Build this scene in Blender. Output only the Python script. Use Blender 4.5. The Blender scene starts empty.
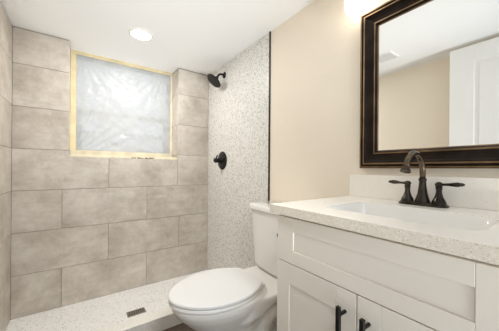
import bpy, bmesh, math, random
from mathutils import Vector, Matrix, noise
random.seed(4)
PI = math.pi
S = bpy.context.scene
COL = S.collection

# ------------------------------------------------------------------ constants (metres, camera stands at x = 0, y = 0)
RWX = 1.134      # painted right wall
RTX = 1.130      # terrazzo face of the shower's plumbing wall
LWX = -0.394     # left wall
BY = 2.363       # tiled back wall
CH = 2.091       # ceiling
FZ = 0.060       # bathroom floor (the shower base lies a little lower, at 0)
ES = 1.351       # end of the shower tiling
FY = -0.16       # inner face of the wall with the doorway the camera stands in
VY0, VY1 = 0.04, 0.675
CTZ = 0.9546

# ------------------------------------------------------------------ camera
def make_camera():
    yaw, roll, pitch, f, sy, zc = 0.6174, -0.0081, 0.0004, 239.41, 3.341, 1.0857
    R = Vector((math.cos(yaw), -math.sin(yaw), 0)); F = Vector((math.sin(yaw), math.cos(yaw), 0)); U = Vector((0, 0, 1))
    F2 = F*math.cos(pitch) + U*math.sin(pitch); U2 = U*math.cos(pitch) - F*math.sin(pitch)
    R3 = R*math.cos(roll) - U2*math.sin(roll); U3 = R*math.sin(roll) + U2*math.cos(roll)
    cd = bpy.data.cameras.new('camera'); cam = bpy.data.objects.new('camera', cd); COL.objects.link(cam)
    m = Matrix((R3, U3, -F2)).transposed().to_4x4(); m.translation = Vector((0, 0, zc))
    cam.matrix_world = m
    cd.sensor_width = 36; cd.lens = f*36/499; cd.shift_y = sy/499; cd.clip_start = 0.01
    S.camera = cam
make_camera()

# ------------------------------------------------------------------ world, exposure
W = bpy.data.worlds.new('world'); S.world = W; W.use_nodes = True
bg = W.node_tree.nodes['Background']; bg.inputs[0].default_value = (0.90, 0.95, 1.0, 1); bg.inputs[1].default_value = 1.0
S.view_settings.view_transform = 'Standard'; S.view_settings.look = 'None'
S.view_settings.exposure = 0.04; S.view_settings.gamma = 1.0
S.view_settings.use_curve_mapping = False
P_SHOWER = 10.0      # watts of the shower downlight
S.cycles.diffuse_bounces = 8; S.cycles.max_bounces = 12
# two soft lamps added out of view to even the light, beside and behind the camera: one low and turned up at the ceiling, one high and aimed into the shower
def soft_lamp(name, loc, aim, size, watts, spread, col):
    l = bpy.data.lights.new(name, 'AREA'); l.shape = 'DISK'; l.size = size; l.energy = watts; l.color = col; l.spread = math.radians(spread)
    o = bpy.data.objects.new(name, l); COL.objects.link(o); o.location = loc
    o.rotation_euler = (Vector(aim)-Vector(loc)).to_track_quat('-Z', 'Y').to_euler()
soft_lamp('added_ceiling_bounce', (.20, -1.6, .30), (.40, 1.9, CH+.12), .8, 6.3, 44, (.93, .965, 1.0))
soft_lamp('added_shower_fill', (.25, -.25, 1.80), (.45, 2.0, .35), .35, 2.3, 62, (.95, .975, 1.0))

# ------------------------------------------------------------------ materials
def lin(c):
    return tuple((v/255/12.92 if v/255 <= .04045 else ((v/255+.055)/1.055)**2.4) for v in c) + (1,)
class NT:
    def __init__(s, name):
        s.m = bpy.data.materials.new(name); s.m.use_nodes = True; s.t = s.m.node_tree
        s.b = s.t.nodes['Principled BSDF']; s.out = s.t.nodes['Material Output']
    def n(s, typ, **k):
        x = s.t.nodes.new(typ)
        for a, v in k.items():
            if a.startswith('_'): x.inputs[a[1:].replace('_', ' ')].default_value = v
            else: setattr(x, a, v)
        return x
    def l(s, a, b): s.t.links.new(a, b)
    def ramp(s, src, stops):
        r = s.n('ShaderNodeValToRGB'); e = r.color_ramp.elements
        while len(e) < len(stops): e.new(.5)
        for i, (p, c) in enumerate(stops): e[i].position = p; e[i].color = c
        s.l(src, r.inputs[0]); return r
    def coords(s, scale=(1, 1, 1)):
        tc = s.n('ShaderNodeTexCoord'); mp = s.n('ShaderNodeMapping'); mp.inputs['Scale'].default_value = scale
        s.l(tc.outputs['Object'], mp.inputs[0]); return mp.outputs[0]
    def mix(s, fac, a, b, mode='MIX'):
        x = s.n('ShaderNodeMix', data_type='RGBA', blend_type=mode)
        for v, i in ((fac, 0), (a, 6), (b, 7)):
            if isinstance(v, (int, float, tuple)): x.inputs[i].default_value = v
            else: s.l(v, x.inputs[i])
        return x.outputs[2]
    def bump(s, src, strength, dist=.001):
        b = s.n('ShaderNodeBump'); b.inputs['Strength'].default_value = strength; b.inputs['Distance'].default_value = dist
        s.l(src, b.inputs['Height']); s.l(b.outputs[0], s.b.inputs['Normal'])
def plain(name, rgb, rough=.5, metal=0, spec=.5, coat=0, var=.03, vscale=6):
    k = NT(name)
    nz = k.n('ShaderNodeTexNoise'); nz.inputs['Scale'].default_value = vscale; nz.inputs['Detail'].default_value = 3
    k.l(k.coords(), nz.inputs['Vector'])
    c = lin(rgb); lo = tuple(v*(1-var) for v in c[:3])+(1,); hi = tuple(min(1, v*(1+var)) for v in c[:3])+(1,)
    r = k.ramp(nz.outputs[0], [(.3, lo), (.7, hi)]); k.l(r.outputs[0], k.b.inputs['Base Color'])
    k.b.inputs['Roughness'].default_value = rough; k.b.inputs['Metallic'].default_value = metal
    k.b.inputs['Specular IOR Level'].default_value = spec; k.b.inputs['Coat Weight'].default_value = coat
    return k
def m_paint(name, rgb, bump=.25):
    k = plain(name, rgb, .75, spec=.25, var=.012, vscale=2)
    nz = k.n('ShaderNodeTexNoise'); nz.inputs['Scale'].default_value = 90; nz.inputs['Detail'].default_value = 4
    k.l(k.coords(), nz.inputs['Vector']); k.bump(nz.outputs[0], bump, .003)
    return k.m
def m_tile():
    k = NT('concrete_look_tile'); co = k.coords()
    geo = k.n('ShaderNodeNewGeometry')
    off = k.n('ShaderNodeVectorMath', operation='MULTIPLY_ADD'); off.inputs[1].default_value = (9, 9, 9)
    cmb = k.n('ShaderNodeCombineXYZ')
    for i in range(3): k.l(geo.outputs['Random Per Island'], cmb.inputs[i])
    k.l(cmb.outputs[0], off.inputs[0]); k.l(co, off.inputs[2])
    a = k.n('ShaderNodeTexNoise', _Scale=3.2, _Detail=8.0, _Roughness=.62, _Distortion=.5); k.l(off.outputs[0], a.inputs['Vector'])
    mp = k.n('ShaderNodeMapping'); mp.inputs['Scale'].default_value = (1, 1, 3.2); k.l(off.outputs[0], mp.inputs[0])
    b = k.n('ShaderNodeTexNoise', _Scale=7.0, _Detail=9.0, _Roughness=.7); k.l(mp.outputs[0], b.inputs['Vector'])
    r1 = k.ramp(a.outputs[0], [(.30, lin((186, 178, 167))), (.52, lin((206, 199, 189))), (.72, lin((218, 211, 202)))])
    r2 = k.ramp(b.outputs[0], [(.32, (.78, .75, .71, 1)), (.55, (1, 1, 1, 1))])
    c = k.mix(.50, r1.outputs[0], r2.outputs[0], 'MULTIPLY')
    r3 = k.ramp(geo.outputs['Random Per Island'], [(0, (.94, .935, .93, 1)), (1, (1.0, 1, 1, 1))])
    st = k.n('ShaderNodeTexNoise', _Scale=5.5, _Detail=10.0, _Roughness=.72, _Distortion=.3); k.l(off.outputs[0], st.inputs['Vector'])
    r4 = k.ramp(st.outputs[0], [(.40, (.80, .77, .735, 1)), (.50, (.93, .915, .895, 1)), (.60, (1.03, 1.03, 1.02, 1))])
    c = k.mix(.85, c, r4.outputs[0], 'MULTIPLY')
    k.l(k.mix(1.0, c, r3.outputs[0], 'MULTIPLY'), k.b.inputs['Base Color'])
    k.b.inputs['Roughness'].default_value = .42; k.b.inputs['Specular IOR Level'].default_value = .35
    k.bump(b.outputs[0], .15, .001)
    return k.m
def m_terrazzo(name, base, chips, scale, thr, rough=.3, seedoff=0):
    k = NT(name); co = k.coords()
    col = lin(base)
    src = col
    for i, (rgb, sc, t) in enumerate(chips):
        mp = k.n('ShaderNodeMapping'); mp.inputs['Location'].default_value = (i*3.1+seedoff, i*1.7, i*2.3); k.l(co, mp.inputs[0])
        wn = k.n('ShaderNodeTexNoise', _Scale=scale*sc*.8, _Detail=1.0); k.l(mp.outputs[0], wn.inputs['Vector'])
        ad = k.n('ShaderNodeVectorMath', operation='MULTIPLY_ADD'); ad.inputs[1].default_value = (.012/sc,)*3
        k.l(wn.outputs['Color'], ad.inputs[0]); k.l(mp.outputs[0], ad.inputs[2])
        v = k.n('ShaderNodeTexVoronoi', _Scale=scale*sc); k.l(ad.outputs[0], v.inputs['Vector'])
        sep = k.n('ShaderNodeSeparateColor'); k.l(v.outputs['Color'], sep.inputs[0])
        pick = k.n('ShaderNodeMath', operation='LESS_THAN'); pick.inputs[1].default_value = t; k.l(sep.outputs[0], pick.inputs[0])
        inn = k.n('ShaderNodeMath', operation='LESS_THAN'); inn.inputs[1].default_value = .45; k.l(v.outputs['Distance'], inn.inputs[0])
        mu = k.n('ShaderNodeMath', operation='MULTIPLY'); k.l(pick.outputs[0], mu.inputs[0]); k.l(inn.outputs[0], mu.inputs[1])
        src = k.mix(mu.outputs[0], src, lin(rgb))
    k.l(src, k.b.inputs['Base Color'])
    k.b.inputs['Roughness'].default_value = rough; k.b.inputs['Specular IOR Level'].default_value = .45
    return k.m
def m_wood():
    k = NT('dark_wood_planks'); co = k.coords()
    br = k.n('ShaderNodeTexBrick', _Scale=1.0); br.inputs['Brick Width'].default_value = 1.2; br.inputs['Row Height'].default_value = .15
    br.inputs['Mortar Size'].default_value = .002
    br.inputs['Color1'].default_value = lin((92, 78, 66)); br.inputs['Color2'].default_value = lin((72, 60, 50)); br.inputs['Mortar'].default_value = lin((35, 28, 24))
    k.l(co, br.inputs['Vector'])
    nz = k.n('ShaderNodeTexNoise', _Scale=8.0, _Detail=8.0); k.l(k.coords((1, 9, 1)), nz.inputs['Vector'])
    r = k.ramp(nz.outputs[0], [(.3, (.6, .58, .55, 1)), (.7, (1.1, 1.1, 1.1, 1))])
    k.l(k.mix(.8, br.outputs[0], r.outputs[0], 'MULTIPLY'), k.b.inputs['Base Color']); k.b.inputs['Roughness'].default_value = .5
    return k.m
def m_bronze(name, dark, light, lo, hi, rough=.3, metal=.9):
    k = NT(name)
    nz = k.n('ShaderNodeTexNoise', _Scale=14.0, _Detail=4.0); k.l(k.coords(), nz.inputs['Vector'])
    r = k.ramp(nz.outputs[0], [(lo, lin(dark)), (hi, lin(light))]); k.l(r.outputs[0], k.b.inputs['Base Color'])
    k.b.inputs['Metallic'].default_value = metal; k.b.inputs['Roughness'].default_value = rough
    return k.m
def m_lamp(name, rgb, strength):
    k = plain(name, (245, 244, 240), .4); k.b.inputs['Emission Color'].default_value = lin(rgb); k.b.inputs['Emission Strength'].default_value = strength
    return k.m
def m_film():
    k = NT('plastic_film'); co = k.coords((1, 1, 1))
    nz = k.n('ShaderNodeTexNoise', _Scale=5.0, _Detail=6.0, _Distortion=1.2); k.l(co, nz.inputs['Vector'])
    d = k.n('ShaderNodeBsdfDiffuse'); t = k.n('ShaderNodeBsdfTranslucent'); tr = k.n('ShaderNodeBsdfTransparent'); g = k.n('ShaderNodeBsdfGlossy')
    d.inputs[0].default_value = lin((206, 207, 206)); t.inputs[0].default_value = lin((190, 199, 204)); tr.inputs[0].default_value = lin((240, 244, 246))
    g.inputs['Roughness'].default_value = .32; g.inputs[0].default_value = (1, 1, 1, 1)
    bp = k.n('ShaderNodeBump'); bp.inputs['Strength'].default_value = .6; bp.inputs['Distance'].default_value = .01
    k.l(nz.outputs[0], bp.inputs['Height'])
    for x in (d, t, g): k.l(bp.outputs[0], x.inputs['Normal'])
    m1 = k.n('ShaderNodeMixShader'); m1.inputs[0].default_value = .26; k.l(d.outputs[0], m1.inputs[1]); k.l(t.outputs[0], m1.inputs[2])
    m2 = k.n('ShaderNodeMixShader'); r = k.ramp(nz.outputs[0], [(.40, (.03,)*3+(1,)), (.62, (.26,)*3+(1,))]); k.l(r.outputs[0], m2.inputs[0])
    k.l(m1.outputs[0], m2.inputs[1]); k.l(tr.outputs[0], m2.inputs[2])
    fr = k.n('ShaderNodeFresnel'); fr.inputs[0].default_value = 1.28; k.l(bp.outputs[0], fr.inputs['Normal'])
    m3 = k.n('ShaderNodeMixShader'); k.l(fr.outputs[0], m3.inputs[0]); k.l(m2.outputs[0], m3.inputs[1]); k.l(g.outputs[0], m3.inputs[2])
    k.l(m3.outputs[0], k.out.inputs[0])
    return k.m
def m_glass():
    k = NT('window_glass'); tr = k.n('ShaderNodeBsdfTransparent'); g = k.n('ShaderNodeBsdfGlossy'); g.inputs['Roughness'].default_value = .02
    fr = k.n('ShaderNodeFresnel'); fr.inputs[0].default_value = 1.3; mx = k.n('ShaderNodeMixShader')
    k.l(fr.outputs[0], mx.inputs[0]); k.l(tr.outputs[0], mx.inputs[1]); k.l(g.outputs[0], mx.inputs[2]); k.l(mx.outputs[0], k.out.inputs[0])
    return k.m
M = {}
M['tile'] = m_tile()
M['grout'] = plain('grey_grout', (146, 138, 128), .9).m
M['beige'] = m_paint('beige_paint', (237, 226, 209), .5)
M['ceil'] = m_paint('white_ceiling_paint', (243, 243, 242), .2)
M['terr_wall'] = m_terrazzo('terrazzo_wall', (222, 220, 215), [((232, 231, 227), 1.0, .35), ((200, 200, 190), 1.1, .26), ((172, 174, 162), 1.5, .12), ((238, 238, 235), 1.5, .2)], 58, .4)
M['terr_floor'] = m_terrazzo('terrazzo_base', (234, 233, 230), [((242, 241, 238), 1.0, .35), ((216, 214, 206), 1.2, .22), ((192, 192, 183), 1.6, .10)], 56, .4, .35, 5)
M['terr_curb'] = m_terrazzo('terrazzo_curb', (224, 221, 213), [((232, 229, 223), 1.0, .4), ((216, 212, 202), 1.6, .12)], 60, .4, .35, 9)
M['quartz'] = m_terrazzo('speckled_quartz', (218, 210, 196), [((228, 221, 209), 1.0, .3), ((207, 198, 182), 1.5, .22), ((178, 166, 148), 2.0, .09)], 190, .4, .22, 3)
M['quartz_glare'] = m_terrazzo('glare_lightened_quartz', (243, 238, 229), [((245, 241, 235), 1.0, .3), ((236, 229, 218), 1.5, .18)], 190, .4, .25, 8)  # paler copy of the counter stone, lamp glare put into its colour
M['wood'] = m_wood()
M['white_cab'] = plain('white_cabinet_paint', (226, 219, 208), .42, var=.01).m
M['door'] = plain('white_door_paint', (240, 240, 238), .45, var=.01).m
M['trim'] = plain('white_trim_paint', (236, 234, 228), .45, var=.01).m
M['porc'] = plain('white_porcelain', (234, 232, 227), .12, coat=.3, var=.008).m
M['seat'] = plain('white_seat_plastic', (224, 223, 221), .3, var=.005).m
M['black'] = plain('matte_black_metal', (24, 23, 23), .38, metal=.4, var=.1).m
M['black_edge'] = plain('black_metal_edging', (30, 27, 24), .4, metal=.3, var=.1).m
M['bronze'] = m_bronze('brushed_dark_bronze', (46, 42, 38), (82, 75, 67), .35, .7, .2)
M['bronze_warm'] = m_bronze('warm_rubbed_bronze', (72, 62, 51), (128, 113, 93), .35, .7, .2)
M['frame'] = m_bronze('dark_bronze_frame', (30, 24, 20), (46, 38, 32), .35, .7, .30, .8)
M['frame_gold'] = m_bronze('rubbed_gold_edge', (120, 96, 70), (158, 132, 100), .35, .7, .35, .85)
k = NT('mirror_silver'); k.b.inputs['Base Color'].default_value = (.93, .94, .93, 1); k.b.inputs['Metallic'].default_value = 1; k.b.inputs['Roughness'].default_value = .01; M['mirror'] = k.m
M['steel'] = plain('brushed_steel', (150, 143, 134), .35, metal=.85, var=.1).m
M['dark'] = plain('dark_hole', (45, 42, 40), .8).m
M['tape'] = plain('yellow_masking_tape', (220, 205, 164), .7, var=.1, vscale=12).m
M['tape_pale'] = plain('pale_masking_tape', (222, 213, 186), .7, var=.12, vscale=14).m
M['film'] = m_film(); M['glass'] = m_glass()
M['vinyl'] = plain('white_window_vinyl', (205, 206, 204), .5).m
M['lens'] = m_lamp('lit_downlight_lens', (255, 250, 240), 9)
M['shade'] = m_lamp('lit_opal_glass', (255, 247, 234), 3.8)
M['vent'] = plain('white_vent_plastic', (236, 235, 233), .5).m
M['vent_slot'] = plain('grey_vent_slot', (188, 186, 182), .7).m
M['shim'] = plain('brown_splintered_wood', (120, 100, 74), .8, var=.2, vscale=60).m
M['ground'] = plain('outside_gravel', (176, 172, 165), .9, var=.1, vscale=20).m
M['hose'] = plain('braided_grey_hose', (176, 174, 170), .4, metal=.5).m

# ------------------------------------------------------------------ geometry helpers
def obj(name, bm, mats, parent=None, smooth=False, bevel=0, seg=2, auto=None):
    if not isinstance(mats, (list, tuple)): mats = [mats]
    bmesh.ops.recalc_face_normals(bm, faces=bm.faces)
    me = bpy.data.meshes.new(name); bm.to_mesh(me); bm.free()
    for m in mats: me.materials.append(M[m])
    o = bpy.data.objects.new(name, me); COL.objects.link(o)
    if smooth:
        for p in me.polygons: p.use_smooth = True
    if bevel:
        b = o.modifiers.new('bevel', 'BEVEL'); b.width = bevel; b.segments = seg; b.limit_method = 'ANGLE'; b.angle_limit = math.radians(35)
        b.harden_normals = False
    if smooth == 'auto' or auto:
        me.polygons.foreach_set('use_smooth', [True]*len(me.polygons))
        me.set_sharp_from_angle(angle=math.radians(auto or 40))
    if parent:
        o.parent = parent
        o.matrix_parent_inverse = Matrix.Translation(-world_loc(parent))
    return o
def world_loc(o):
    v = Vector((0, 0, 0)); p = o
    while p is not None and p.type == 'EMPTY':
        v += p.location; p = p.parent
    return v
def thing(name, label, cat, loc=(0, 0, 0), group=None):
    o = bpy.data.objects.new(name, None); COL.objects.link(o); o.location = loc; o.empty_display_size = .05
    o['label'] = label; o['category'] = cat
    if group: o['group'] = group
    return o
def tag(o, label, cat, group=None):
    o['label'] = label; o['category'] = cat
    if group: o['group'] = group
    return o
def struct(name, bm, mats, parent=None, **k):
    o = obj(name, bm, mats, parent, **k)
    o['kind'] = 'structure'
    return o
def NB(): return bmesh.new()
def box(bm, x0, y0, z0, x1, y1, z1, mi=0):
    vs = [bm.verts.new((x, y, z)) for z in (z0, z1) for y in (y0, y1) for x in (x0, x1)]
    for q in ((0, 1, 3, 2), (4, 6, 7, 5), (0, 4, 5, 1), (2, 3, 7, 6), (0, 2, 6, 4), (1, 5, 7, 3)):
        f = bm.faces.new([vs[i] for i in q]); f.material_index = mi
    return bm
def loft(bm, rings, cap0=True, cap1=True, closed=True, mi=0):
    R = [[bm.verts.new(p) for p in r] for r in rings]
    n = len(R[0])
    for a, b in zip(R, R[1:]):
        for i in range(n if closed else n-1):
            j = (i+1) % n
            f = bm.faces.new((a[i], a[j], b[j], b[i])); f.material_index = mi
    if cap0: bm.faces.new(R[0][::-1]).material_index = mi
    if cap1: bm.faces.new(R[-1]).material_index = mi
    return R
def frame_of(d):
    d = Vector(d).normalized(); a = Vector((0, 0, 1)) if abs(d.z) < .9 else Vector((1, 0, 0))
    u = d.cross(a).normalized(); return u, d.cross(u).normalized()
def lathe(bm, org, axis, prof, n=24, mi=0, sx=1, sy=1):
    """prof = [(distance along axis, radius)]"""
    org = Vector(org); ax = Vector(axis).normalized(); u, v = frame_of(ax)
    rings = [[org + ax*t + (u*math.cos(2*PI*i/n)*sx + v*math.sin(2*PI*i/n)*sy)*max(r, 1e-4) for i in range(n)] for t, r in prof]
    loft(bm, rings, mi=mi); return bm
def tube(bm, pts, rad, n=14, mi=0, flat=1.0):
    pts = [Vector(p) for p in pts]; rs = rad if isinstance(rad, (list, tuple)) else [rad]*len(pts)
    d0 = (pts[1]-pts[0]).normalized(); u, v = frame_of(d0); rings = []
    for i, p in enumerate(pts):
        d = (pts[min(i+1, len(pts)-1)] - pts[max(i-1, 0)]).normalized()
        u = (u - d*u.dot(d)).normalized(); v = d.cross(u).normalized()
        rings.append([p + (u*math.cos(2*PI*k/n) + v*math.sin(2*PI*k/n)*flat)*rs[i] for k in range(n)])
    loft(bm, rings, mi=mi); return bm
def smooth_path(pts, sub=6):
    P = [Vector(p) for p in pts]; out = []
    for i in range(len(P)-1):
        a, b, c, d = P[max(i-1, 0)], P[i], P[i+1], P[min(i+2, len(P)-1)]
        for s in range(sub):
            t = s/sub
            out.append(.5*((2*b) + (c-a)*t + (2*a-5*b+4*c-d)*t*t + (3*b-a-3*c+d)*t**3))
    out.append(P[-1]); return out
def rrect(x0, y0, x1, y1, r, z, n=6):
    out = []
    for cx, cy, a0 in ((x1-r, y1-r, 0), (x0+r, y1-r, 90), (x0+r, y0+r, 180), (x1-r, y0+r, 270)):
        for i in range(n+1):
            a = math.radians(a0+90*i/n); out.append((cx+r*math.cos(a), cy+r*math.sin(a), z))
    return out

# ------------------------------------------------------------------ SETTING
def tile_cells(a0, a1, z0, z1, joints, row=.305):
    """joints(row index) -> sorted vertical joint positions; yields tile rectangles clipped to a0..a1, z0..z1"""
    r = 0
    while r*row < z1:
        lo, hi = max(z0, r*row), min(z1, (r+1)*row)
        if hi-lo > .012:
            js = [a0] + [j for j in joints(r) if a0+.01 < j < a1-.01] + [a1]
            for p, q in zip(js, js[1:]): yield p, q, lo, hi
        r += 1
G = .0018    # half a grout joint
def back_joints(r): return [-1.024, -.409+.0, .205, .815, 1.43] if r % 2 else [-.722, -.109, .512, 1.12, 1.73]
SILL = 1.172; JL, JR = -.068, .7985; RD = .192
def build_back_wall():
    b = NB(); T = .004
    y0 = BY+T; top = CH
    # wall core around the recess (grout coloured face, stands T behind the tile face)
    box(b, LWX-.12, y0, -.08, RWX+.12, y0+.30, SILL-T, 0)
    box(b, LWX-.12, y0, SILL-T, JL-T, y0+.30, top, 0)
    box(b, JR+T, y0, SILL-T, RWX+.12, y0+.30, top, 0)
    def t(x0, x1, z0, z1):
        box(b, x0+G, BY, z0+G, x1-G, y0+.001, min(z1-G, CH-.010), 1)
    for x0, x1, z0, z1 in tile_cells(LWX, RTX, 0, .915, back_joints): t(x0, x1, z0, z1)
    # the course that meets the sill: its first tile is notched round the window corner
    P = [(LWX+G, .915+G), (.205-G, .915+G), (.205-G, SILL), (JL, SILL), (JL, 1.22-G), (LWX+G, 1.22-G)]
    A = [b.verts.new((x, BY, z)) for x, z in P]; B = [b.verts.new((x, y0+.001, z)) for x, z in P]
    for i in range(6):
        j = (i+1) % 6; b.faces.new((A[i], A[j], B[j], B[i])).material_index = 1
    for q in ((0, 1, 2, 3), (0, 3, 4, 5)):
        b.faces.new([A[i] for i in q]).material_index = 1; b.faces.new([B[i] for i in q[::-1]]).material_index = 1
    t(.205, JR, .915, SILL+G); t(JR, RTX, .915, 1.22)
    edge = lambda r: []
    for x0, x1, z0, z1 in tile_cells(LWX, JL, 1.22, CH, edge): t(x0, x1, z0, z1)
    for x0, x1, z0, z1 in tile_cells(JR, RTX, 1.22, CH, edge): t(x0, x1, z0, z1)
    # recess cheeks and sill, tiled too
    for x0, x1, z0, z1 in tile_cells(0, 1, SILL, CH, edge):
        box(b, JL-T-.001, y0+.001, z0+G, JL, BY+RD, min(z1-G, CH-.010), 1)
        box(b, JR, y0+.001, z0+G, JR+T+.001, BY+RD, min(z1-G, CH-.010), 1)
    box(b, JL+.001, y0+.001, SILL-T-.001, JR-.001, BY+RD, SILL, 1)
    return struct('wall_back', b, ['grout', 'tile'])
build_back_wall()

def build_left_wall():
    b = NB(); T = .004
    box(b, LWX-.12, FY-.12, -.08, LWX-T, BY+T, CH, 0)
    def js(r):
        o = BY-.30 if r % 2 else BY-.61
        return sorted(o-.614*k for k in range(3))
    for y0, y1, z0, z1 in tile_cells(ES, BY, 0, CH, js):
        box(b, LWX-T-.001, y0+G, z0+G, LWX, y1-G, min(z1-G, CH-.010), 1)
    box(b, LWX-T-.001, FY, FZ, LWX-.001, ES-.008, CH, 2)
    return struct('wall_left', b, ['grout', 'tile', 'beige'])
build_left_wall()

def build_right_wall():
    b = NB()
    box(b, RWX, FY-.12, -.08, RWX+.12, ES, CH, 1)
    box(b, RTX, ES, -.08, RWX+.12, BY+.004, CH, 0)
    return struct('wall_right', b, ['terr_wall', 'beige'])
build_right_wall()

struct('ceiling', box(NB(), LWX-.12, FY-.12, CH, RWX+.12, BY+.32, CH+.1), 'ceil')
struct('floor', box(NB(), LWX-.12, FY, FZ-.1, RWX+.0, 1.548, FZ), 'wood')
struct('trim_1', box(NB(), RTX-.004, ES-.011, FZ, RWX+.001, ES-.0001, CH), 'black_edge')
struct('trim_2', box(NB(), LWX-.003, ES-.008, FZ, LWX+.003, ES-.0005, CH), 'black_edge')
b = NB(); box(b, RWX-.013, VY1+.02, FZ, RWX, ES-.012, FZ+.09); struct('baseboard_right', b, 'trim', bevel=.003)
b = NB(); box(b, LWX-.001, FY, FZ, LWX+.012, 1.34, FZ+.09); struct('baseboard_left', b, 'trim', bevel=.003)
# shower base: sloped terrazzo floor, with the curb
pan = NB()
box(pan, LWX, 1.640, -.06, RTX, BY, 0)
pan = tag(obj('shower_tray', pan, 'terr_floor'), 'pale speckled terrazzo shower floor between tiled walls', 'shower floor')
cb = NB(); box(cb, LWX+.001, 1.548, FZ-.1, RTX-.001, 1.640, .147)
obj('curb', cb, 'terr_curb', pan, bevel=.004)
dr = thing('drain_cover', 'small rectangular brushed steel drain grate in the shower floor', 'drain', (.355, 1.955, 0))
b = NB(); box(b, .355-.0625, 1.955-.036, .0, .355+.0625, 1.955+.036, .004)
obj('plate', b, 'steel', dr, bevel=.001)
b = NB()
for i in range(7):
    for j in range(3):
        cx, cy = .355+(i-3)*.0155, 1.955+(j-1)*.018
        lathe(b, (cx, cy, .0041), (0, 0, 1), [(0, .0052), (.0004, .0052)], 8)
obj('perforation', b, 'dark', dr)

# ------------------------------------------------------------------ WINDOW
wy = BY+RD
win = NB()
for bx in ((JL, wy+.006, SILL-.004, JL+.045, wy+.07, CH), (JR-.045, wy+.006, SILL-.004, JR, wy+.07, CH), (JL+.045, wy+.006, SILL-.004, JR-.045, wy+.07, SILL+.045), (JL+.045, wy+.006, CH-.045, JR-.045, wy+.07, CH)):
    box(win, *bx)
win = struct('window_1', win, 'vinyl')
b = NB(); zr = 1.585
box(b, JL+.045, wy+.02, zr-.02, JR-.045, wy+.055, zr+.02)
obj('window_rail', b, 'vinyl', win, bevel=.003)
b = NB(); box(b, JL+.045, wy+.02, SILL+.045, JL+.08, wy+.05, zr-.02); box(b, JR-.08, wy+.02, SILL+.045, JR-.045, wy+.05, zr-.02)
box(b, JL+.08, wy+.02, SILL+.045, JR-.08, wy+.05, SILL+.075)
box(b, JL+.08, wy+.025, 1.40, JR-.08, wy+.045, 1.412)
obj('window_sash', b, 'vinyl', win, bevel=.003)
obj('pane', box(NB(), JL+.045, wy+.034, SILL+.045, JR-.045, wy+.038, CH-.045), 'glass', win)
# the ground and a pale neighbouring wall outside
struct('trim_4', box(NB(), LWX-.12, BY+.305, SILL-.15, RWX+.12, BY+3.5, SILL-.06), 'ground')

# plastic sheet taped over the opening, crumpled
def film():
    b = NB(); nx, nz = 110, 110
    x0, x1, z0, z1 = JL+.006, JR-.006, SILL+.006, CH-.008
    V = []
    for j in range(nz+1):
        row = []
        for i in range(nx+1):
            u, w = i/nx, j/nz
            edge = min(1, min(u, 1-u)*7)*min(1, min(w, 1-w)*7)
            d = 0
            # fans of creases pulled out of the corners and sags between them
            for (cu, cw, fr, am) in ((0, 0, 30, .006), (1, 0, 26, .005), (.1, 1, 22, .003), (.9, 1, 24, .003)):
                ang = math.atan2(w-cw, u-cu+1e-6); dist = math.hypot(u-cu, w-cw)
                d += am*math.sin(ang*fr + 2.5*noise.noise(Vector((u*3, w*3, cu*7+cw*3))))*math.exp(-dist*1.6)*min(1, dist*4)
            d += .010*noise.noise(Vector((u*3.2, w*4.5, 1.3))) + .005*abs(noise.noise(Vector((u*9+w*5, w*12, 4.4))))
            d += .004*abs(noise.noise(Vector((u*20, w*18-u*9, 7.1))))
            row.append(b.verts.new((x0+(x1-x0)*u, wy-.004-.0*u+edge*(d-.006), z0+(z1-z0)*w)))
        V.append(row)
    for j in range(nz):
        for i in range(nx): b.faces.new((V[j][i], V[j][i+1], V[j+1][i+1], V[j+1][i]))
    o = obj('plastic_sheet', b, 'film', smooth=True)
    return tag(o, 'crumpled translucent plastic sheet taped over the shower window', 'plastic sheet')
film()
def tape(name, x0, z0, x1, z1, label, mat='tape', y=0, n=40, amp=.003):
    b = NB(); V = []
    hor = (x1-x0) > (z1-z0)
    for k in range(n+1):
        t = k/n; e1 = amp*noise.noise(Vector((t*9, len(label), 0))); e2 = amp*noise.noise(Vector((t*9, len(label), 5)))
        yy = wy-.0075-y
        if hor: p, q = (x0+(x1-x0)*t, z0+max(0, e1)), (x0+(x1-x0)*t, z1+e2)
        else: p, q = (x0+max(0, e1), z0+(z1-z0)*t), (x1+e2, z0+(z1-z0)*t)
        V.append([b.verts.new((p[0], yy, p[1])), b.verts.new((q[0], yy, q[1])), b.verts.new((q[0], yy+.0012, q[1])), b.verts.new((p[0], yy+.0012, p[1]))])
    for a, c in zip(V, V[1:]):
        for i in range(4): b.faces.new((a[i], a[(i+1) % 4], c[(i+1) % 4], c[i]))
    b.faces.new(V[0]); b.faces.new(V[-1][::-1])
    o = obj(name, b, mat); return tag(o, label, 'tape', 'masking tape around the plastic')
tape('masking_tape', JL+.001, SILL+.045, JL+.040, CH-.03, 'yellow masking tape strip running up the left edge of the plastic')
tape('masking_tape', JL+.001, CH-.029, JR-.001, CH-.001, 'yellow masking tape strip across the top of the plastic under the ceiling', y=.0015)
tape('masking_tape', JR-.020, SILL+.045, JR-.001, CH-.03, 'pale narrow tape strip down the right edge of the plastic', 'tape_pale')
tape('masking_tape', JL+.004, SILL+.028, JR-.001, SILL+.066, 'pale masking tape strip along the bottom edge of the plastic', 'tape_pale', y=.002)
b = NB(); box(b, JL+.002, BY+.012, SILL, JR-.002, BY+.040, SILL+.022)
o = obj('wood_strip', b, 'tape_pale', bevel=.002); tag(o, 'thin pale wooden strip lying along the front of the window sill', 'wood strip')

b = NB()
for i in range(9):
    x = .385+i*.021+random.uniform(-.004, .004); box(b, x, BY+.006, SILL, x+random.uniform(.014, .022), BY+.0118, SILL+random.uniform(.006, .012))
tag(obj('wood_shim', b, 'shim', bevel=.001), 'thin brown splintered shim lying in front of the pale strip on the sill', 'shim')

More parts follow.
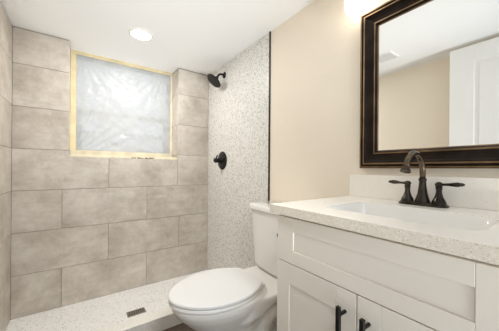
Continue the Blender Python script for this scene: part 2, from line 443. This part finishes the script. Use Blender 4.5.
# ------------------------------------------------------------------ SHOWER FITTINGS
sh = thing('wall_shower', 'black round rain shower head on a short bent arm high on the terrazzo wall', 'shower head', (RTX, 2.02, 1.995))
b = lathe(NB(), (RTX, 2.02, 1.985), (-1, 0, 0), [(0, .030), (.004, .030), (.010, .022), (.013, .012)], 28); obj('flange', b, 'black', sh, auto=40)
hc = Vector((1.021, 2.03, 1.908)); hn = Vector((-.63, .10, -.76)).normalized()
jt = hc - hn*.048
b = tube(NB(), smooth_path([(RTX-.004, 2.02, 1.985), (1.10, 2.019, 1.987), (1.072, 2.017, 1.976), jt], 5), .0095, 14); obj('arm', b, 'black', sh, smooth=True)
b = lathe(NB(), jt-hn*.012, hn, [(0, .010), (.006, .016), (.02, .018), (.03, .022), (.04, .036), (.049, .070), (.053, .076), (.060, .077), (.064, .073), (.0641, .02)], 36)
hd = obj('head', b, 'black', sh, auto=40)
b = NB(); u, v = frame_of(hn)
for ring, cnt in ((.020, 8), (.041, 16), (.061, 24)):
    for i in range(cnt):
        a = 2*PI*i/cnt; lathe(b, jt+hn*.0628+(u*math.cos(a)+v*math.sin(a))*ring, hn, [(0, .0022), (.002, .0018)], 6)
obj('nozzle', b, 'black_edge', hd)
sv = thing('shower_valve', 'black round shower valve plate with lever on the terrazzo wall', 'shower valve', (RTX, 2.047, 1.165))
b = lathe(NB(), (RTX, 2.047, 1.165), (-1, 0, 0), [(0, .088), (.004, .088), (.008, .082), (.012, .05), (.016, .034), (.03, .030)], 40); obj('plate', b, 'black', sv, auto=40)
b = lathe(NB(), (RTX-.03, 2.047, 1.165), (-1, 0, 0), [(0, .020), (.02, .018), (.03, .022), (.045, .024), (.058, .018), (.062, .008)], 24)
tube(b, [(RTX-.070, 2.047, 1.168), (RTX-.072, 2.03, 1.195), (RTX-.07, 2.02, 1.212)], [.009, .007, .008], 12)
obj('handle', b, 'black', sv, auto=50)

def area(name, loc, size, power, rot=(0, 0, 0), col=(1, .985, .965), shape='DISK', spread=PI):
    l = bpy.data.lights.new(name, 'AREA'); l.shape = shape; l.size = size; l.energy = power; l.color = col; l.spread = spread
    o = bpy.data.objects.new(name, l); COL.objects.link(o); o.location = loc; o.rotation_euler = rot; return o
dl = thing('downlight', 'round white recessed downlight glowing in the ceiling over the shower', 'ceiling light', (.371, 1.945, CH))
b = lathe(NB(), (.371, 1.945, CH), (0, 0, -1), [(0, .088), (.003, .088), (.007, .078), (.0071, .070), (.004, .069)], 40); obj('trim_ring', b, 'trim', dl, auto=40)
b = lathe(NB(), (.371, 1.945, CH-.003), (0, 0, -1), [(0, .069), (.003, .069)], 36); obj('lens', b, 'lens', dl, auto=40)
a = area('downlight_glow', (.371, 1.945, CH-.010), .13, P_SHOWER); a.parent = dl; a.matrix_parent_inverse = Matrix.Translation(-world_loc(dl))

# ceiling vent, seen in the mirror
vt = thing('ceiling_vent', 'small square white vent grille in the ceiling, seen in the mirror', 'vent', (.04, 1.04, CH))
b = NB(); box(b, -.04, .96, CH-.008, .12, 1.12, CH); obj('cover', b, 'vent', vt, bevel=.003)
b = NB()
for i in range(7): box(b, -.028, .978+i*.0195, CH-.0095, .108, .986+i*.0195, CH-.008)
obj('grille_slot', b, 'vent_slot', vt)

# ------------------------------------------------------------------ DOOR (open, flat beside the left wall, seen in the mirror)
dx0, dx1, dy0, dy1, dz0, dz1 = -.255, -.220, -.125, .655, FZ+.01, FZ+2.0
b = NB(); mx = dx1
def panel_door(b):
    box(b, dx0+.006, dy0, dz0, dx1-.006, dy1, dz1)
    st = .15; ys = [(dy0+st, dy1-st)]; zs = [(dz0+.22, dz0+.80), (dz0+.95, dz1-.13)]
    for xf0, xf1 in ((dx1-.0065, dx1), (dx0, dx0+.0065)):
        yb = [dy0] + [v for p in ys for v in p] + [dy1]
        for a0, a1 in ((yb[0], yb[1]), (yb[2], yb[3])): box(b, xf0, a0, dz0, xf1, a1, dz1)
        zb = [dz0] + [v for p in zs for v in p] + [dz1]
        for q in range(0, 6, 2):
            for y0, y1 in ys: box(b, xf0, y0, zb[q], xf1, y1, zb[q+1])
        for y0, y1 in ys:
            for z0, z1 in zs:
                cx = (xf0+xf1)/2
                box(b, xf0+.0015, y0+.03, z0+.03, xf1-.0015, y1-.03, z1-.03)
panel_door(b)
dor = struct('door_1', b, 'door', bevel=.0025)
b = lathe(NB(), (dx1, dy1-.06, FZ+.95), (1, 0, 0), [(0, .028), (.006, .028), (.01, .012), (.03, .012), (.04, .026), (.055, .028), (.066, .018)], 24)
lathe(b, (dx0, dy1-.06, FZ+.95), (-1, 0, 0), [(0, .028), (.006, .028), (.01, .012), (.03, .012), (.04, .026), (.055, .028), (.066, .018)], 24)
obj('door_knob', b, 'bronze', dor, auto=40)

# ------------------------------------------------------------------ MIRROR
MY0, MY1, MZ0, MZ1 = .035, .6405, 1.094, 1.8346
mr = thing('mirror', 'rectangular wall mirror in a stepped dark bronze frame above the vanity', 'mirror', (RWX, (MY0+MY1)/2, MZ0))
# frame profile: (inset from outer edge, projection from the wall)
prof = [(0, 0, 0), (0, .022, 0), (.003, .0245, 1), (.008, .025, 0), (.011, .021, 0), (.015, .0215, 0), (.018, .0265, 1), (.024, .0275, 0), (.029, .026, 0),
        (.036, .0205, 0), (.048, .017, 0), (.060, .016, 0), (.064, .0165, 0), (.066, .021, 1), (.071, .0215, 0), (.075, .018, 0), (.079, .012, 1), (.082, .009, 0), (.082, 0, 0)]
def frame_sweep(b):
    rings = []
    for d, h, mi in prof:
        x = RWX-h
        rings.append([(x, MY0+d, MZ0+d), (x, MY1-d, MZ0+d), (x, MY1-d, MZ1-d), (x, MY0+d, MZ1-d)])
    R = [[b.verts.new(p) for p in r] for r in rings]
    for k, (a, c) in enumerate(zip(R, R[1:])):
        for i in range(4):
            j = (i+1) % 4; f = b.faces.new((a[i], a[j], c[j], c[i])); f.material_index = prof[k][2]
    for i in range(4):
        j = (i+1) % 4; b.faces.new((R[-1][i], R[-1][j], R[0][j], R[0][i]))
b = NB(); frame_sweep(b); obj('frame', b, ['frame', 'frame_gold'], mr)
obj('mirror_glass', box(NB(), RWX-.008, MY0+.0815, MZ0+.0815, RWX-.003, MY1-.0815, MZ1-.0815), 'mirror', mr)

# ------------------------------------------------------------------ VANITY LIGHT
LY = [.635, .34, .045]
vl = thing('vanity_light', 'wall light with glowing white glass shades above the dark framed mirror', 'wall light', (RWX, .34, 1.97))
b = NB(); box(b, RWX-.022, .30, 1.93, RWX, .38, 2.02); obj('backplate', b, 'bronze', vl, bevel=.004)
b = tube(NB(), [(RWX-.045, .02, 1.985), (RWX-.045, .66, 1.985)], .008); tube(b, [(RWX-.02, .34, 1.985), (RWX-.045, .34, 1.985)], .010); obj('bar', b, 'bronze', vl, auto=50)
for y in LY:
    b = lathe(NB(), (RWX-.068, y, 1.985), (0, 0, -1), [(0, .012), (.005, .020), (.018, .022), (.022, .026)], 24); obj('socket', b, 'bronze', vl, auto=40)
    b = lathe(NB(), (RWX-.068, y, 1.965), (0, 0, -1), [(0, .022), (.01, .034), (.03, .045), (.07, .053), (.10, .054), (.12, .047), (.132, .030), (.136, .006)], 32); o = obj('shade', b, 'shade', vl, smooth=True)

# ------------------------------------------------------------------ VANITY
CX = .611                       # front face of the doors
vc = thing('vanity_cabinet', 'white shaker vanity cabinet with two doors under the speckled countertop', 'vanity', (.87, .357, FZ))
b = NB(); T = .018; zb = CTZ-.032
box(b, CX+.02, VY0, FZ, RWX-.001, VY0+T, zb); box(b, CX+.02, VY1-T, FZ, RWX-.001, VY1, zb)
box(b, CX+.02, VY0+T, FZ+.10, RWX-.001, VY1-T, FZ+.118); box(b, RWX-.012, VY0+T, FZ+.118, RWX-.001, VY1-T, zb)
box(b, CX+.075, VY0+T, FZ, CX+.09, VY1-T, FZ+.10)
box(b, CX+.02, VY0+T, FZ+.118, CX+.03, VY1-T, zb)      # face frame web behind doors
obj('body', b, 'white_cab', vc)
def shaker(b, y0, y1, z0, z1, st, rt, rb=None):
    rb = rb or rt; x0, x1 = CX, CX+.0195
    box(b, x0, y0, z0, x1, y0+st, z1); box(b, x0, y1-st, z0, x1, y1, z1)
    box(b, x0, y0+st, z1-rt, x1, y1-st, z1); box(b, x0, y0+st, z0, x1, y1-st, z0+rb)
    box(b, x0+.004, y0+st, z0+rb, x1, y1-st, z1-rt)
b = NB(); shaker(b, VY0+.001, VY1-.001, .7515, zb-.010, .080, .048, .046); obj('drawer_front', b, 'white_cab', vc, bevel=.0012)
for (y0, y1, hy) in ((.3585, VY1-.001, .391), (VY0+.001, .3555, .323)):
    b = NB(); shaker(b, y0, y1, FZ+.105, .7485, .062, .070); dd = obj('door', b, 'white_cab', vc, bevel=.0012)
    b = NB(); box(b, CX-.038, hy-.0055, .545, CX-.027, hy+.0055, .712)
    for z in (.570, .688): tube(b, [(CX-.028, hy, z), (CX+.002, hy, z)], .005, 12)
    o = obj('handle', b, 'black', dd, bevel=.001); o['label'] = 'black bar pull'

# countertop with a cut-out for the basin
SX0, SX1, SY0, SY1 = .695, .955, .130, .545
def slab_hole(b, X0, Y0, X1, Y1, z0, z1, hole):
    n = len(hole(0))
    cx, cy = (SX0+SX1)/2, (SY0+SY1)/2
    def outer(z):
        out = []
        for x, y, _ in hole(0):
            dx, dy = x-cx, y-cy
            t = min(((X1-cx)/dx if dx > 0 else (X0-cx)/dx) if abs(dx) > 1e-9 else 1e9, ((Y1-cy)/dy if dy > 0 else (Y0-cy)/dy) if abs(dy) > 1e-9 else 1e9)
            out.append([cx+dx*t, cy+dy*t, z])
        for X in (X0, X1):
            for Y in (Y0, Y1):
                k = min(range(n), key=lambda i: (out[i][0]-X)**2+(out[i][1]-Y)**2); out[k][0], out[k][1] = X, Y
        return out
    A = [b.verts.new(p) for p in outer(z1)]; B = [b.verts.new(p) for p in outer(z0)]
    C = [b.verts.new(p) for p in hole(z1)]; D = [b.verts.new(p) for p in hole(z0)]
    for i in range(n):
        j = (i+1) % n
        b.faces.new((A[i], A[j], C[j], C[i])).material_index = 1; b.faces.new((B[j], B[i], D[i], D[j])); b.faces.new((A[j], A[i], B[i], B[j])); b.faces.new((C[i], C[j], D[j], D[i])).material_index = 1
b = NB(); slab_hole(b, .5887, .03, RWX-.0005, .6946, zb+.0003, CTZ, lambda z: rrect(SX0, SY0, SX1, SY1, .045, z, 8))  # top faces and hole wall take the glare-lightened copy, edges the plain stone
tag(obj('countertop', b, ['quartz', 'quartz_glare'], bevel=.0015, seg=2), 'speckled cream stone countertop slab on top of the white vanity', 'countertop')
b = box(NB(), RWX-.020, .03, CTZ+.0003, RWX-.0005, .6946, 1.0614)
tag(obj('backsplash', b, 'quartz_glare', bevel=.0012), 'low cream stone backsplash against the beige wall behind the faucet', 'backsplash')
sk = thing('sink', 'white rectangular undermount basin set into the countertop', 'sink', ((SX0+SX1)/2, (SY0+SY1)/2, zb-.14))
b = NB(); rings = []
for off, z in ((.0004, CTZ-.0035), (.0004, zb+.004), (.012, zb-.04), (.05, zb-.095), (.08, zb-.108)):
    rings.append(rrect(SX0+off, SY0+off, SX1-off, SY1-off, .045 if off < .02 else .03, z, 8))
inner = []
for off, z in ((.085, zb-.098), (.058, zb-.090), (.034, zb-.060), (.018, zb-.020), (.009, zb+.012), (.005, CTZ-.008), (.0025, CTZ-.0035)):
    inner.append(rrect(SX0+off, SY0+off, SX1-off, SY1-off, .045, z, 8))
R = loft(b, rings+inner, cap0=False, cap1=False)
n = len(R[0])
for i in range(n):
    j = (i+1) % n; b.faces.new((R[-1][i], R[-1][j], R[0][j], R[0][i]))
k4, k5 = R[4], R[5]
# close the floor with caps instead of the strip between outside and inside
b.faces.new(k4[::-1]); b.faces.new(k5)
obj('basin', b, 'porc', sk, auto=45)
b = lathe(NB(), ((SX0+SX1)/2, (SY0+SY1)/2, zb-.0978), (0, 0, 1), [(0, .022), (.003, .022), (.0035, .018), (.002, .016)], 24); obj('drain', b, 'bronze', sk, auto=40)

# ------------------------------------------------------------------ FAUCET
FX, FYc = 1.052, .357
fa = thing('faucet', 'dark bronze two-handled faucet with high arched spout on the countertop', 'faucet', (FX, FYc, CTZ))
def flare(b, y, H, r0, r1, mi=0):
    z0 = CTZ+.013
    lathe(b, (FX, y, z0), (0, 0, 1), [(0, r0), (.004, r0), (.010, r0*.90), (H*.35, r0*.66), (H*.65, r1*1.12), (H*.88, r1), (H*.90, r1*1.18), (H, r1*1.18)], 24)
b = NB(); loft(b, [rrect(FX-.030, FYc-.079, FX+.030, FYc+.079, .026, CTZ+.0003), rrect(FX-.030, FYc-.079, FX+.030, FYc+.079, .026, CTZ+.007),
                   rrect(FX-.025, FYc-.074, FX+.025, FYc+.074, .022, CTZ+.009), rrect(FX-.024, FYc-.073, FX+.024, FYc+.073, .021, CTZ+.014)])
obj('base_plate', b, 'bronze', fa, bevel=.001)
b = NB(); flare(b, FYc, .088, .0245, .0112); obj('spout_column', b, 'bronze', fa, auto=35)
R0 = .073; zt = 1.157-.010-R0
path = [(FX, FYc, CTZ+.095)] + [(FX-R0+R0*math.cos(a), FYc, zt+R0*math.sin(a)) for a in [math.radians(d) for d in range(0, 163, 9)]]
ex = Vector(path[-1]); dn = (Vector(path[-1])-Vector(path[-2])).normalized()
b = tube(NB(), path, .0098, 18)
sp = obj('spout', b, 'bronze_warm', fa, smooth=True); sp['label'] = 'warm bronze arched spout'
b = lathe(NB(), ex-dn*.004, dn, [(0, .0105), (.003, .0125), (.005, .0105), (.010, .0125), (.019, .0165), (.021, .0165), (.0215, .012)], 22); obj('aerator', b, 'bronze_warm', fa, auto=40)
for s in (1, -1):
    y = FYc+s*.0505
    b = NB(); flare(b, y, .055, .0215, .0085); hb = obj('handle_base', b, 'bronze', fa, auto=35)
    b = NB(); zz = CTZ+.081
    lathe(b, (FX, y, CTZ+.066), (0, 0, 1), [(0, .008), (.003, .0115), (.006, .009), (.010, .0115), (.016, .0125), (.021, .0095), (.024, .004)], 20)
    lathe(b, (FX, y+s*.008, zz), (0, s, .04), [(0, .005), (.010, .0045), (.020, .005), (.035, .0075), (.045, .0082), (.052, .0058), (.055, .0065), (.062, .003), (.064, .001)], 16)
    obj('lever', b, 'bronze', hb, auto=45)

# ------------------------------------------------------------------ TOILET
TY = 1.090
to = thing('toilet', 'white two-piece toilet with closed elongated lid beside the vanity', 'toilet', (.75, TY, FZ))
def egg(uc, uf, ub, hw, z, n=40, p=2.3, pb=2.8):
    out = []
    for i in range(n):
        a = 2*PI*i/n; c, s = math.cos(a), math.sin(a)
        q = p if c > 0 else pb
        rx = abs(c)**(2/q)*(1 if c > 0 else -1); ry = abs(s)**(2/q)*(1 if s > 0 else -1)
        u = uc + (uf-uc if c > 0 else uc-ub)*rx
        out.append((RWX-u, TY+hw*ry, FZ+z))
    return out
b = NB()
loft(b, [egg(.44, .645, .20, .125, .0), egg(.44, .645, .20, .122, .02), egg(.44, .625, .22, .112, .05), egg(.44, .605, .24, .100, .12), egg(.46, .615, .25, .104, .18),
         egg(.48, .665, .28, .124, .24, p=2.1), egg(.49, .722, .30, .150, .295, p=2.05), egg(.50, .762, .31, .168, .335, p=2.0), egg(.51, .782, .31, .177, .365, p=2.0), egg(.51, .790, .31, .180, .392, p=2.0), egg(.51, .788, .31, .178, .398, p=2.0)])
# deck that carries the tank: thin at the wall, swelling into the bowl
def deck(u, hw, zl, zt=.388):
    return [(RWX-u, TY-hw, FZ+zt), (RWX-u, TY-hw-.004, FZ+zt-.015), (RWX-u, TY-hw+.004, FZ+zl+(zt-zl)*.35), (RWX-u, TY-hw*.72, FZ+zl), (RWX-u, TY+hw*.72, FZ+zl),
            (RWX-u, TY+hw-.004, FZ+zl+(zt-zl)*.35), (RWX-u, TY+hw+.004, FZ+zt-.015), (RWX-u, TY+hw, FZ+zt)]
loft(b, [deck(.03, .160, .360), deck(.10, .174, .360), (deck(.20, .180, .356)), deck(.27, .180, .343), deck(.33, .177, .310), deck(.39, .173, .262), deck(.46, .168, .235), deck(.52, .150, .235)])
# body under the deck with the trapway showing on both sides
loft(b, [egg(.33, .45, .14, .085, .0), egg(.33, .45, .14, .075, .10), egg(.33, .45, .12, .075, .30)])
for s in (1, -1):
    pth = smooth_path([(RWX-.50, TY+s*.080, FZ+.150), (RWX-.43, TY+s*.096, FZ+.115), (RWX-.36, TY+s*.096, FZ+.150), (RWX-.315, TY+s*.094, FZ+.225), (RWX-.255, TY+s*.092, FZ+.255), (RWX-.20, TY+s*.088, FZ+.215), (RWX-.175, TY+s*.075, FZ+.12), (RWX-.17, TY+s*.072, FZ+.02)], 5)
    tube(b, pth, .046, 14)
loft(b, [egg(.38, .60, .13, .118, .0), egg(.38, .60, .13, .115, .022), egg(.38, .585, .145, .10, .034)])
bowl = obj('bowl', b, 'porc', to, smooth=True)
rm = bowl.modifiers.new('remesh', 'REMESH'); rm.mode = 'VOXEL'; rm.voxel_size = .006; rm.use_smooth_shade = True
sm = bowl.modifiers.new('smooth', 'SMOOTH'); sm.factor = .6; sm.iterations = 9
# seat ring and lid
LID = [(.343, .0), (.344, .060), (.346, .098), (.353, .111), (.375, .127), (.41, .149), (.46, .172), (.52, .183), (.58, .182), (.64, .170), (.69, .149), (.735, .117), (.77, .078), (.792, .038), (.798, 0)]
def lidring(o_, z):
    half = smooth_path([(u, v, 0) for u, v in LID], 3); sc = 1.0
    if o_ > .01: sc = 1-o_/.18; o_ = 0
    pts = [Vector((q.x, q.y, 0)) for q in half] + [Vector((q.x, -q.y, 0)) for q in half[-2:0:-1]]
    out = []; n = len(pts)
    for i, q in enumerate(pts):
        t = (pts[(i+1) % n]-pts[i-1]).normalized(); nrm = Vector((-t.y, t.x, 0))
        k = q+nrm*(-o_); k = Vector((.57+(k.x-.57)*sc, k.y*sc, 0))
        out.append((RWX-k.x, TY+k.y, FZ+z))
    return out
b = NB(); loft(b, [lidring(.006, .3985), lidring(.0, .402), lidring(.0, .413), lidring(.004, .4165)]); obj('seat', b, 'seat', to, auto=50)
b = NB(); loft(b, [lidring(.004, .4195), lidring(-.002, .422), lidring(-.002, .431), lidring(.003, .4355), lidring(.020, .4375), lidring(.06, .4390)]); obj('lid', b, 'seat', to, auto=32)
for s in (1, -1):
    b = NB(); loft(b, [rrect(RWX-.325-.020, TY+s*.075-.022, RWX-.325+.012, TY+s*.075+.022, .010, FZ+.3905), rrect(RWX-.325-.020, TY+s*.075-.022, RWX-.325+.012, TY+s*.075+.022, .010, FZ+.410), rrect(RWX-.325-.014, TY+s*.075-.016, RWX-.325+.008, TY+s*.075+.016, .008, FZ+.414)])
    obj('hinge', b, 'seat', to, auto=50)
# tank
def tk(z, hw, u1, r=.035, u0=.012):
    # front bows out a little
    base = rrect(RWX-u1, TY-hw, RWX-u0, TY+hw, r, FZ+z, 7)
    return [(x - (.016*(1-((y-TY)/hw)**2) if x < RWX-(u1*.55) else 0), y, zz) for x, y, zz in base]
def tk2(z, hw, u1, r=.035, u0=.012):
    pts = []; n = 12; x0, x1 = RWX-u1, RWX-u0
    for p in tk(z, hw, u1, r, u0): pts.append(p)
    return pts
def tank_ring(z, hw, u1, r=.035, u0=.012, bow=.016):
    out = []; x0, x1 = RWX-u1, RWX-u0
    def arc(cx, cy, a0):
        return [(cx+r*math.cos(math.radians(a0+90*i/6)), cy+r*math.sin(math.radians(a0+90*i/6))) for i in range(7)]
    P = arc(x1-r, TY+hw-r, 0) + arc(x0+r, TY+hw-r, 90)
    P += [(x0, TY+(hw-r)*(1-2*k/10)) for k in range(1, 10)]
    P += arc(x0+r, TY-hw+r, 180) + arc(x1-r, TY-hw+r, 270)
    return [(x - bow*max(0, 1-((y-TY)/hw)**2)*(min(1, max(0, (x1-x)/(x1-x0)))), y, FZ+z) for x, y in P]
b = NB(); loft(b, [tank_ring(.3905, .160, .165, .05), tank_ring(.402, .180, .185, .05), tank_ring(.43, .190, .195), tank_ring(.60, .198, .203), tank_ring(.768, .204, .210)])
tank = obj('tank', b, 'porc', to, auto=50)
b = NB(); loft(b, [tank_ring(.7685, .211, .216), tank_ring(.772, .216, .222), tank_ring(.792, .216, .222), tank_ring(.800, .211, .217), tank_ring(.8015, .198, .205)])
obj('tank_lid', b, 'porc', to, auto=50)
b = lathe(NB(), (RWX-.212, TY-.094, FZ+.655), (-1, 0, 0), [(0, .016), (.008, .016), (.012, .012), (.016, .010)], 20)
tube(b, [(RWX-.226, TY-.094, FZ+.655), (RWX-.230, TY-.14, FZ+.652), (RWX-.230, TY-.175, FZ+.648)], [.006, .006, .007], 12)
o = obj('flush_lever', b, 'black', to, auto=50); o['label'] = 'black flush lever'
for s in (1, -1):
    b = lathe(NB(), (RWX-.30, TY+s*.128, FZ+.018), (0, 0, 1), [(0, .014), (.01, .014), (.018, .010), (.022, .003)], 16); obj('bolt_cap', b, 'seat', to, auto=60)
